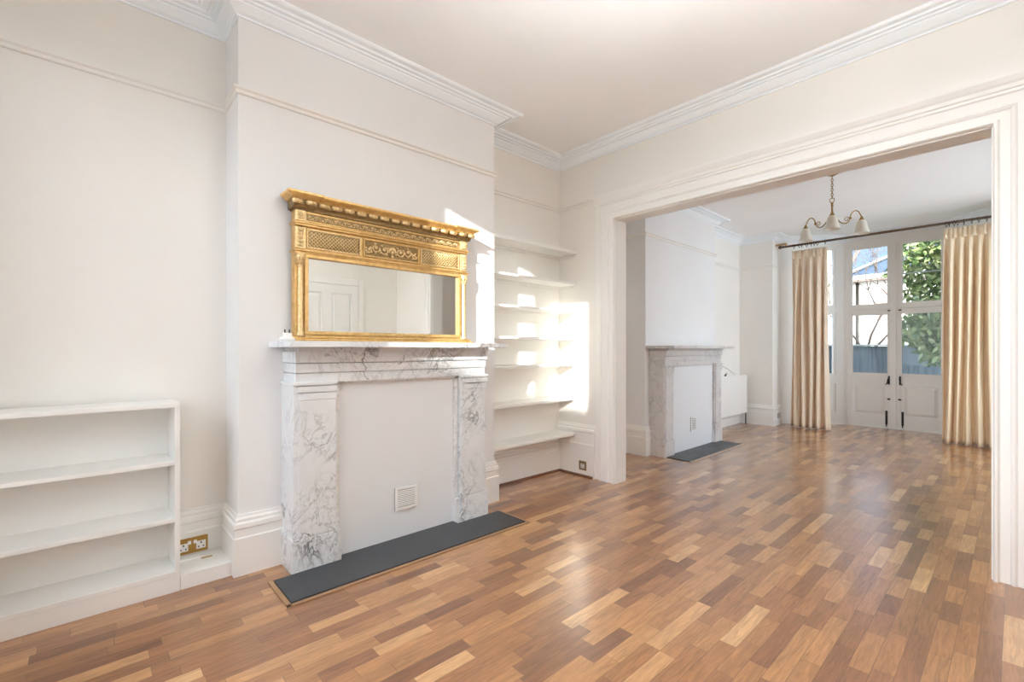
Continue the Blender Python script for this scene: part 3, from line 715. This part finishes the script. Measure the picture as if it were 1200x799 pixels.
# ------------------------------------------------------------------ alcove shelves
shz = [(2.118, .03, 'topmost white alcove shelf, above head height right of the gold mirror'),
       (1.82, .02, 'second white alcove shelf from the top'), (1.555, .02, 'third white alcove shelf from the top'),
       (1.29, .02, 'fourth white alcove shelf, just above the mantel level'), (1.045, .02, 'fifth white alcove shelf, just below the mantel level'),
       (.716, .024, 'second lowest white alcove shelf'), (.376, .024, 'lowest white alcove shelf nearest the floor')]
for z, t, lab in shz:
    r = thing('alcove_shelf', lab, 'shelf', (XA, 2.94, z), group='white shelves in the alcove')
    loc = (XA, 2.94, z)
    ye = YP-.002 if z > .5 else YP-.03
    rel(MB().box(XA+.001 if z > .5 else XA+.001, -2.872, B1[1]+.002 if z > .5 else B1[1]+.002, ye, z, z+t), loc).build('board', M['white'], r, bev=.002)
    b = MB(); b.box(XA+.001, XA+.02, B1[1]+.002, YP-.03, z-.026, z-.0005).box(XA+.02, -2.91, YP-.03 if z < .5 else YP-.02, YP-.002 if z > .5 else YP-.03+.001, z-.026, z-.0005)
    b2 = MB().box(XA+.001, XA+.02, B1[1]+.002, YP-.022, z-.026, z-.0005); rel(b2, loc).build('batten', M['white'], r, bev=.002)
    if z > .5: rel(MB().box(XA+.021, -2.91, YP-.021, YP-.002, z-.026, z-.0005), loc).build('batten', M['white'], r, bev=.002)

# ------------------------------------------------------------------ chandelier
cl = (-1.28, 5.62, CZ2)
ch = thing('chandelier', 'antique brass three arm pendant light with opal glass shades in the far room', 'pendant light', cl)
MB().lathe([(0, 0), (.06, 0), (.058, -.008), (.03, -.022), (.012, -.03), (0, -.031)], n=24).build('ceiling_rose', M['brassold'], ch)
b = MB()
for i in range(9):
    z = -.035-i*.0245; pts = []
    for j in range(12):
        a = 2*PI*j/12; u, w = .009*math.cos(a), .017*math.sin(a)
        pts.append((u, 0, z-.012+w) if i % 2 else (0, u, z-.012+w))
    b.tube(pts, .003, 6, closed=True)
b.build('chain', M['brassold'], ch)
b = MB(); b.tube([(.02*math.cos(2*PI*j/16), 0, -.275+.024*math.sin(2*PI*j/16)) for j in range(16)], .0035, 6, closed=True); b.build('loop', M['brassold'], ch)
b = MB(); b.lathe([(0, -.298), (.010, -.30), (.013, -.31), (.008, -.32), (.013, -.33), (.008, -.34), (.009, -.40), (.013, -.41), (.011, -.42), (.022, -.43), (.030, -.445), (.030, -.47), (.036, -.485), (.034, -.51), (.018, -.53), (.012, -.55), (.014, -.56), (.006, -.575), (0, -.58)], n=20)
b.build('stem', M['brassold'], ch)
rt = Vector((.975, .222)); dp = Vector((-.222, .975))   # along and into the view of the room
for k, (lat, dep, dz) in enumerate(((-.235, .17, -.005), (.245, .09, -.004), (.0, -.25, .0))):
    d = rt*lat+dp*dep; R_ = d.length; d.normalize()
    def Q(r_, z): return (d.x*r_, d.y*r_, z+dz)
    b = MB(); pts = []
    ctrl = [(.03, -.47), (.07, -.49), (.115, -.515), (.16, -.505), (.185, -.465), (.195, -.425), (.225, -.395), (.262, -.398), (.285, -.43), (R_, -.455)]
    ctrl = [(q*R_/.30 if q > .03 else q, z) for q, z in ctrl]; ctrl[-1] = (R_, -.455)
    for i in range(len(ctrl)-1):
        p0 = ctrl[max(i-1, 0)]; p1 = ctrl[i]; p2 = ctrl[i+1]; p3 = ctrl[min(i+2, len(ctrl)-1)]
        for t in (0, .25, .5, .75):
            f = lambda j: .5*((2*p1[j])+(-p0[j]+p2[j])*t+(2*p0[j]-5*p1[j]+4*p2[j]-p3[j])*t*t+(-p0[j]+3*p1[j]-3*p2[j]+p3[j])*t**3)
            pts.append(Q(f(0), f(1)))
    pts.append(Q(*ctrl[-1])); b.tube(pts, .0055, 8)
    b.sphere(Q(.185*R_/.30, -.465), .014, 8); b.sphere(Q(.06*R_/.3, -.485), .012, 8)
    pp, e = [], []
    for i in range(14):
        t = i/13; a = PI*.2+t*2.2*PI; rr = .026*(1-.75*t); pp.append(Q(.150*R_/.3+rr*math.cos(a), -.475+rr*math.sin(a)))
    b.tube(pp, .0035, 6)
    arm = b.build('arm', M['brassold'], ch)
    c = Q(R_, -.455)
    b = MB(); b.lathe([(.008, 0), (.012, -.006), (.014, -.018), (.024, -.03), (.026, -.04), (0, -.041)], c, n=16); b.build('shade_holder', M['brassold'], arm)
    ZS = 1.3; prof = [(.020, -.034), (.030, -.040), (.038, -.055), (.044, -.08), (.050, -.105), (.060, -.128), (.068, -.14), (.065, -.14), (.057, -.127), (.047, -.105), (.041, -.08), (.035, -.057), (.027, -.043), (.018, -.037)]
    MB().lathe([(r_*1.08, -.034+(h_+.034)*ZS) for r_, h_ in prof], c, n=36, wob=.07, lobes=6).build('shade', M['shade'], arm)

# unseen lit bowl, added to fill the front room with light
gp = (-.45, 1.35, CZ)
gl = thing('fill_pendant', 'opal glass bowl ceiling light added as fill opposite the gold mirror', 'pendant light', gp)
MB().lathe([(0, 0), (.06, 0), (.056, -.012), (.02, -.024), (.008, -.03), (.008, -.60), (.014, -.61), (0, -.63)], n=20).build('stem', M['brassold'], gl)
for k in range(3):
    a = 2*PI*k/3; MB().tube([(0, 0, -.30), (.215*math.cos(a), .215*math.sin(a), -.665)], .003, 6).build('chain', M['brassold'], gl)
b = MB(); b.lathe([(.22*math.sin(PI*.5*i/12)+.0001, -.66-.13*math.cos(PI*.5*i/12)) for i in range(13)], n=36); b.build('bowl', M['lampglass'], gl)
def fill_bulb(p, e, r):
    l = bpy.data.lights.new('fill_bulb', 'POINT'); l.energy = e; l.shadow_soft_size = r; l.color = (.965, .985, 1)
    o = bpy.data.objects.new('fill_bulb', l); COL.objects.link(o); o.location = p
fill_bulb((gp[0], gp[1], CZ-.735), 80, .04)

# ------------------------------------------------------------------ curtains, pole, rings
PY, PZ = 8.09, 2.812
p = thing('curtain_pole', 'dark brown curtain pole across the bay window', 'curtain pole', (-1.25, PY, PZ)); loc = (-1.25, PY, PZ)
rel(MB().tube([(-2.49, PY, PZ), (.0, PY, PZ)], .0165, 14), loc).build('pole', M['poleW'], p)
for x, s in ((-2.49, -1), (.0, 1)):
    rel(MB().lathe([(0, 0), (.02, 0), (.022, s*.01), (.014, s*.02), (.026, s*.035), (.028, s*.05), (.018, s*.068), (0, s*.075)], (x, PY, PZ), 14, 'x'), loc).build('finial', M['poleW'], p)
rel(MB().box(-2.599, -2.44, PY-.02, PY+.03, PZ+.03, PZ+.055, .003).box(-2.46, -2.44, PY-.012, PY+.012, PZ+.012, PZ+.03), loc).build('bracket', M['lwood'], p)
rel(MB().box(-.02, .099, PY-.02, PY+.03, PZ+.03, PZ+.055, .003).box(-.03, -.01, PY-.012, PY+.012, PZ+.012, PZ+.03), loc).build('bracket', M['lwood'], p)

def curtain(x0, x1, bx0, bx1, n, ztop, name_lab, m, seed, flat=None):
    """pinch pleated cloth; x0..x1 at the top, bx0..bx1 at the hem"""
    rnd = random.Random(seed); nx = n*16; nz = 44; amp = [rnd.uniform(.75, 1.25) for _ in range(n+1)]; ph = rnd.uniform(0, 6)
    vs = []; fs = []
    for k in range(nz+1):
        t = k/nz; z = ztop-(ztop-.008)*t
        xa = x0+(bx0-x0)*t; xb = x1+(bx1-x1)*t
        pinch = math.exp(-((t-.045)/.03)**2)
        for i in range(nx+1):
            u = i/nx; f = u*n; j = int(min(f, n-1e-6)); fr = f-j
            env = (amp[j]*(1-fr)+amp[j+1]*fr)
            w = math.sin(2*PI*f+.5*math.sin(3*t+ph+j))
            w = math.copysign(abs(w)**.75, w)
            a = (.018+.046*min(1, t*3))*env*(1-.55*pinch)
            wob = .010*math.sin(5*t+ph+u*9)*t
            x = xa+(xb-xa)*u+.016*math.sin(4*PI*f+1)*min(1, t*3)*(.5+.5*math.sin(j*2.1+ph))+wob
            y = PY+.004+a*w+.012*math.sin(u*7+2*t+ph)
            vs.append((x, y, z))
    for k in range(nz):
        for i in range(nx): q = k*(nx+1)+i; fs.append((q, q+1, q+nx+2, q+nx+1))
    loc = ((x0+x1)/2, PY, 0)
    r = thing('curtain', name_lab, 'curtain', loc)
    o = rel(MB().add(vs, fs, True), loc).build('cloth', m, r)
    so = o.modifiers.new('thick', 'SOLIDIFY'); so.thickness = .006; so.offset = 0
    # pleat knots in the heading
    for j in range(n):
        x = x0+(x1-x0)*(j+.25)/n
        b = MB()
        for s in (-1, 0, 1): b.tube([(x+s*.009, PY-.022, ztop), (x+s*.004, PY-.034, ztop-.07), (x+s*.010, PY-.03, ztop-.13)], [.009, .006, .011], 6)
        rel(b, loc).build('pinch_pleat', m, r)
    return r
curtain(-2.37, -1.905, -2.39, -1.885, 5, 2.725, 'gathered beige floor length curtain at the left of the bay', M['curtL'], 3)
curtain(-.635, .06, -.66, .07, 8, 2.735, 'gathered golden beige floor length curtain at the right of the bay', M['curtR'], 5)
ring0 = None
def rings(xs, lab, grp):
    global ring0
    for x in xs:
        if ring0 is None:
            b = MB(); b.tube([(0, .026*math.cos(2*PI*j/20), .026*math.sin(2*PI*j/20)) for j in range(20)], .0038, 6, closed=True)
            b.tube([(0, 0, -.026), (0, 0, -.036)], .003, 6).sphere((0, 0, -.038), .006, 6)
            ring0 = b.build('curtain_ring', M['black']); o = ring0
        else: o = ring0.copy(); COL.objects.link(o)
        o.location = (x, PY, PZ-.0094); o.rotation_euler = (0, 0, random.uniform(-.5, .5))
        tag(o, lab, 'curtain ring', grp)
rings([-2.34, -2.27, -2.235, -2.17, -2.11, -2.07, -2.03, -1.93], 'dark curtain ring on the pole above the left curtain', 'curtain rings above the left curtain')
rings([-.61, -.585, -.54, -.505, -.45, -.38, -.32, -.25, -.18, -.10, -.03], 'dark curtain ring on the pole above the right curtain', 'curtain rings above the right curtain')

# ------------------------------------------------------------------ radiator with pipe, cable and wall box
rx0, rx1 = XA+.06, -2.935
rd = thing('radiator', 'white flat panel radiator in the corner beyond the far fireplace', 'radiator', (rx0, 7.3, .19)); loc = (rx0, 7.3, .19)
rel(MB().box(rx1-.022, rx1, 6.62, 7.83, .19, .795, .006), loc).build('front_panel', M['white'], rd)
rel(MB().box(rx0, rx0+.02, 6.64, 7.81, .21, .775, .004), loc).build('rear_panel', M['white'], rd)
b = MB(); b.box(rx0+.02, rx1-.022, 6.65, 7.80, .77, .788)
for i in range(22): b.box(rx0+.02, rx1-.022, 6.66+i*.053, 6.664+i*.053, .21, .77)
rel(b, loc).build('fins', M['white'], rd)
rel(MB().tube([(rx1-.03, 7.85, .24), (rx1-.03, 7.85, .002)], .009, 8).tube([(rx1-.03, 7.81, .24), (rx1-.03, 7.87, .24)], .013, 8), loc).build('pipe', M['black'], rd)
rel(MB().box(XA+.001, rx0, 6.8, 6.83, .3, .7).box(XA+.001, rx0, 7.6, 7.63, .3, .7), loc).build('wall_bracket', M['white'], rd)
# dark twist of plant tie and cable standing on the radiator
b = MB(); b.sphere((0, 0, .014), .013, 10, (1, 1.7, 1)).tube([(0, .012, .018), (0, .032, .035), (0, .045, .05)], [.010, .007, .003], 8)
tag(b.build('bird_ornament', M['black'], None, (-2.975, 7.10, .796)), 'tiny dark bird shaped ornament on top of the white radiator', 'ornament')
pts = []
for i in range(25):
    t = i/24; pts.append((XA+.006, 6.62+t*1.15, .80+.16*math.sin(PI*min(1, t*1.05))*(1-.2*t)+.004))
tag(MB().tube(pts, .0035, 6).build('cable', M['grey']), 'thin pale cable looping over the wall above the white radiator', 'cable')

# ------------------------------------------------------------------ garden
M['lawn'] = paint('garden_ground', (.16, .17, .09), .9, .3, .3)
struct(MB().box(-30, 25, 9.3, 45, -.5, -.3).build('ground', M['lawn']), 'garden ground beyond the bay', 'garden')
M['patio'] = paint('patio_stone', (.35, .34, .32), .8, .15)
struct(MB().box(-6, 5, 9.2, 11, -.3, -.06).build('terrace', M['patio']), 'stone terrace outside the french doors', 'terrace')
m = M['fence'] = mat('weathered_fence', (.23, .28, .34), .8)
n = noise(m, objvec(m, (6, 6, .5)), 3, 4); L(m, ramp(m, n.outputs[0], [(.3, (.135, .17, .215)), (.7, (.25, .30, .36))]), bsdf(m).inputs['Base Color'])
fz0, fz1, FYY = -.3, 1.31, 13.0
fn = thing('garden_fence', 'blue grey vertical board fence at the end of the garden', 'fence', (-2.5, FYY, fz0)); loc = (-2.5, FYY, fz0)
b = MB(); rf = random.Random(2); x = -7.0
while x < 3: b.box(x, x+.153, FYY-.01+rf.uniform(-.006, .006), FYY+.012, fz0, fz1-.03+rf.uniform(-.008, .008)); x += .15
rel(b, loc).build('boards', M['fence'], fn)
M['fcap'] = mat('pale_fence_rail', (.55, .60, .64), .7)
rel(MB().box(-7, 3, FYY-.04, FYY+.03, fz1-.03, fz1+.012).box(-7, 3, FYY+.014, FYY+.05, .2, .28), loc).build('rail', M['fcap'], fn)
for i in range(9):
    x = -6.6+i*1.18; rel(MB().box(x-.045, x+.045, FYY-.07, FYY-.014, fz0, fz1+.0), loc).build('post', M['fence'], fn)

M['brick'] = paint('stock_brick', (.42, .33, .25), .9, .1, .2)
M['render'] = paint('white_house_render', (.86, .82, .80), .8, .03)
M['roof'] = mat('blue_slate_roof', (.13, .19, .30), .6)
n = noise(M['roof'], objvec(M['roof'], (2, 2, 8)), 4, 3); L(M['roof'], ramp(M['roof'], n.outputs[0], [(.3, (.035, .06, .11)), (.7, (.07, .11, .17))]), bsdf(M['roof']).inputs['Base Color'])
M['eave'] = mat('eaves_board', (.62, .60, .58), .6); M['soff'] = mat('brown_soffit', (.26, .20, .18), .8)
HY = 24.
hs = thing('house', 'white rendered house with slate blue roof beyond the garden fence', 'house', (-4.5, HY, -.3)); loc = (-4.5, HY, -.3)
def HB(b, n, m): return rel(b, loc).build(n, m, hs)
HB(MB().box(-10, -.5, HY, HY+6, -.3, 4.1), 'wall', M['render'])
HB(MB().box(-10.4, 0, HY-.45, HY, 4.02, 4.12), 'soffit', M['soff'])
HB(MB().box(-10.4, 0, HY-.52, HY-.43, 4.08, 4.26), 'gutter', M['eave'])
HB(MB().add([(-10.4, HY-.45, 4.26), (0, HY-.45, 4.26), (-1.5, HY+2.6, 4.95), (-9, HY+2.6, 4.95), (-10.4, HY+6, 4.2), (0, HY+6, 4.2)], [(0, 1, 2, 3), (3, 2, 5, 4), (1, 5, 2), (0, 3, 4), (0, 4, 5, 1)]), 'roof', M['roof'])
# gabled cross wing in front, with a pale verge board
HB(MB().add([(-5.0, HY-.3, 4.28), (-2.0, HY-.3, 4.28), (-2.6, HY-.3, 5.22), (-2.6, HY+3, 5.22), (-5.0, HY+3, 4.28), (-2.0, HY+3, 4.28)], [(0, 1, 2), (0, 2, 3, 4), (1, 5, 3, 2), (0, 4, 5, 1), (5, 4, 3)]), 'cross_gable', M['roof'])
HB(MB().tube([(-5.1, HY-.36, 4.27), (-2.6, HY-.36, 5.28), (-1.9, HY-.36, 4.27)], .07, 4), 'verge_board', M['eave'])
HB(MB().box(-8.2, -5.35, HY-.8, HY+2, 4.0, 6.1).box(-5.95, -5.65, HY-.9, HY-.3, 5.2, 6.4), 'chimney_wall', M['render'])
HB(MB().tube([(-4.55, HY-.06, 4.0), (-4.55, HY-.06, -.3)], .06, 8), 'downpipe', M['black'])
b = MB(); b.box(-3.95, -3.3, HY-.02, HY+.02, 2.4, 3.7); HB(b, 'window', M['soff'])

# shrub with many leaves
m = M['leaf'] = mat('evergreen_leaf', (.12, .2, .05), .4)
oi = N(m, 'ShaderNodeTexCoord'); wv = noise(m, objvec(m), 7, 3)
L(m, ramp(m, wv.outputs[0], [(.35, (.05, .10, .03)), (.48, (.15, .22, .07)), (.58, (.34, .39, .18)), (.7, (.52, .53, .32))]), bsdf(m).inputs['Base Color'])
M['bark'] = paint('grey_bark', (.20, .155, .13), .9, .2, .3)
def leaves(c, R, n, size, seed):
    rr = random.Random(seed); vs = []; fs = []
    for i in range(n):
        while True:
            p = Vector((rr.uniform(-1, 1), rr.uniform(-1, 1), rr.uniform(-1, 1)))
            if .35 < p.length < 1: break
        q = p.normalized(); bulge = 1+.18*math.sin(5*q.x+seed)*math.cos(6*q.z)
        o = Vector((c[0]+p.x*R[0]*bulge, c[1]+p.y*R[1]*bulge, c[2]+p.z*R[2]*bulge))
        d = Vector((rr.gauss(0, 1), rr.gauss(0, 1), rr.gauss(0, 1)-.4)).normalized(); w = d.cross(Vector((rr.gauss(0, 1), rr.gauss(0, 1), rr.gauss(0, 1)))).normalized()
        s = size*rr.uniform(.6, 1.3); k = len(vs)
        vs += [o, o+d*s*.5+w*s*.24, o+d*s, o+d*s*.5-w*s*.24]; fs.append((k, k+1, k+2, k+3))
    return MB().add(vs, fs)
def tree_limbs(b, p, d, r, ln, depth, rr):
    q = p+d*ln; mid = p+d*ln*.5+Vector((rr.uniform(-.06, .06), rr.uniform(-.06, .06), 0))*ln
    b.tube([p, mid, q], [r, r*.85, r*.68], 6)
    if depth == 0: return
    for k in range(2 if rr.random() < .65 else 3):
        nd = (d+Vector((rr.uniform(-.75, .75), rr.uniform(-.5, .5), rr.uniform(-.25, .45)))).normalized()
        tree_limbs(b, q, nd, r*.66, ln*rr.uniform(.66, .85), depth-1, rr)
t = thing('evergreen_tree', 'leafy evergreen shrub tree filling the right french door panes', 'tree', (-.45, 11.6, -.3)); loc = (-.45, 11.6, -.3)
b = MB(); tree_limbs(b, Vector((-.45, 11.6, -.3)), Vector((.02, .25, 1)), .06, 1.0, 2, random.Random(4)); rel(b, loc).build('trunk', M['bark'], t)
b = leaves((-.55, 11.6, 2.75), (1.0, .8, 1.7), 6800, .15, 1); b2 = leaves((-.65, 11.3, 1.55), (.85, .6, .75), 3500, .15, 6); b.add(b2.v, b2.f)
rel(b, loc).build('foliage', M['leaf'], t)
def bare(x, y, seed, lab, r, ln, depth, lean=0., z0=-.3):
    t = thing('bare_tree', lab, 'tree', (x, y, z0)); b = MB(); rr = random.Random(seed)
    tree_limbs(b, Vector((x, y, z0)), Vector((lean, 0, 1)).normalized(), r, ln, depth, rr)
    rel(b, (x, y, z0)).build('branches', M['bark'], t)
bare(-2.80, 15.5, 12, 'leafless tree with forked trunk behind the garden fence', .055, 1.35, 7, .03)
bare(-4.9, 17.5, 21, 'leafless tree with leaning branches seen through the narrow side light', .10, 1.6, 6, -.1)
for i, (x, sd) in enumerate(((-7.5, 3), (-2.5, 5))):
    bare(x, 33, sd+30, ['tall leafless tree rising behind the white house roof at its chimney end', 'tall leafless tree rising behind the slate roof near the evergreen'][i], .22, 2.6, 7)

struct(MB().box(1.16, 2.85, 4.5, 4.7, -.3, 4.5).build('wall_light_block', M['render']), 'unseen wall added to keep sun out of the far room window', 'wall')  # added wall, keeps direct sun off the far room fill window
struct(MB().box(-14, 1.15, -.97, 5.8, 3.3, 10).box(1.16, 2.6, 8.0, 8.3, -.3, 3.0).box(-14, -3.45, -.97, 8.3, -.5, 3.3).build('wall_light_block', M['brick']), 'unseen upper storeys, neighbour and annex added to shade the garden', 'wall')  # unseen building masses added to shade the fence and garden
# front garden side: unseen porch wall and houses opposite, added to limit sun through the windows
struct(MB().box(.60+.22, 1.15, -2.73, -.97, -.2, 4.2).build('porch_sun_block', M['render']), 'unseen porch wall added to shade the front windows', 'porch')
struct(MB().box(-2, 16, -16, -13.0, -.5, 5.12).box(3.7, 5.2, -15.5, -13.0, 5.0, 6.4).build('sun_block_house', M['render']), 'unseen houses across the street, shaped to block low sun', 'house')
struct(MB().box(-30, 30, -40, -.97, -.5, -.3).build('road', M['patio']), 'street in front of the house', 'street')

# ------------------------------------------------------------------ world, sun
w = bpy.data.worlds.new('sky'); SC.world = w; w.use_nodes = True; nt = w.node_tree; nt.nodes.clear()
class _W: node_tree = nt
o = nt.nodes.new('ShaderNodeOutputWorld'); bg = nt.nodes.new('ShaderNodeBackground'); nt.links.new(bg.outputs[0], o.inputs[0])
tc = nt.nodes.new('ShaderNodeTexCoord'); se = nt.nodes.new('ShaderNodeSeparateXYZ'); nt.links.new(tc.outputs['Generated'], se.inputs[0])
W_ = _W
lin = mth(W_, 'MULTIPLY_ADD', se.outputs[1], -.5, .5)               # 1 towards the sun side
low = mth(W_, 'POWER', mth(W_, 'SUBTRACT', 1., mth(W_, 'MINIMUM', mth(W_, 'ABSOLUTE', se.outputs[2]), .98)), 1.5)
south = mth(W_, 'MULTIPLY', mth(W_, 'POWER', lin, 3.5), low)
col = ramp(W_, lin, [(0., (.50, .68, 1.0)), (.12, (.62, .77, 1.0)), (.4, (.93, .965, 1.0)), (1., (.94, .965, 1.0))])
side = mth(W_, 'MULTIPLY', mth(W_, 'POWER', mth(W_, 'SUBTRACT', 1., mth(W_, 'ABSOLUTE', se.outputs[1])), 2.), 4.8)
st = mth(W_, 'MULTIPLY_ADD', south, 15.5, mth(W_, 'ADD', side, 1.35))
nt.links.new(col, bg.inputs[0]); nt.links.new(st, bg.inputs[1])
sl = bpy.data.lights.new('sun', 'SUN'); sl.energy = 13.0; sl.angle = math.radians(.6); sl.color = (1, .93, .82)
so = bpy.data.objects.new('sun', sl); COL.objects.link(so); so.location = (3, -6, 6)
so.rotation_euler = Vector((-1, 1.85, -.5)).to_track_quat('-Z', 'Y').to_euler()
def portal(loc, rot, sx, sy):
    l = bpy.data.lights.new('portal', 'AREA'); l.shape = 'RECTANGLE'; l.size = sx; l.size_y = sy; l.cycles.is_portal = True
    o = bpy.data.objects.new('portal', l); COL.objects.link(o); o.location = loc; o.rotation_euler = rot
for a, b in WN: portal(((a+b)/2, YF-.16, (WZ0+WZ1)/2), (PI/2, 0, 0), b-a, WZ1-WZ0)
portal((XR+.26, (RW[0]+RW[1])/2, (RW[2]+RW[3])/2), (PI/2, 0, PI/2), RW[1]-RW[0], RW[3]-RW[2])
portal((BX, 9.15, 1.8), (PI/2, 0, PI), 1.2, 2.0)
for o in list(COL.objects):
    if o.name.startswith('portal'):
        pass

# ------------------------------------------------------------------ camera
cd = bpy.data.cameras.new('camera'); cam = bpy.data.objects.new('camera', cd); COL.objects.link(cam)
cam.location = (0, 0, 1.2); cam.rotation_euler = (PI/2, 0, math.atan2(592, 544))
cd.sensor_width = 36; cd.sensor_fit = 'HORIZONTAL'; cd.lens = 544*36/1200; cd.shift_y = 10/1200; cd.clip_start = .05
SC.camera = cam
SC.view_settings.view_transform = 'Standard'; SC.view_settings.look = 'None'; SC.view_settings.gamma = 1
SC.view_settings.use_curve_mapping = False; SC.view_settings.exposure = 0.06
SC.cycles.max_bounces = 14; SC.cycles.diffuse_bounces = 10; SC.cycles.transparent_max_bounces = 12
SC.cycles.sample_clamp_indirect = 12; SC.cycles.caustics_reflective = False
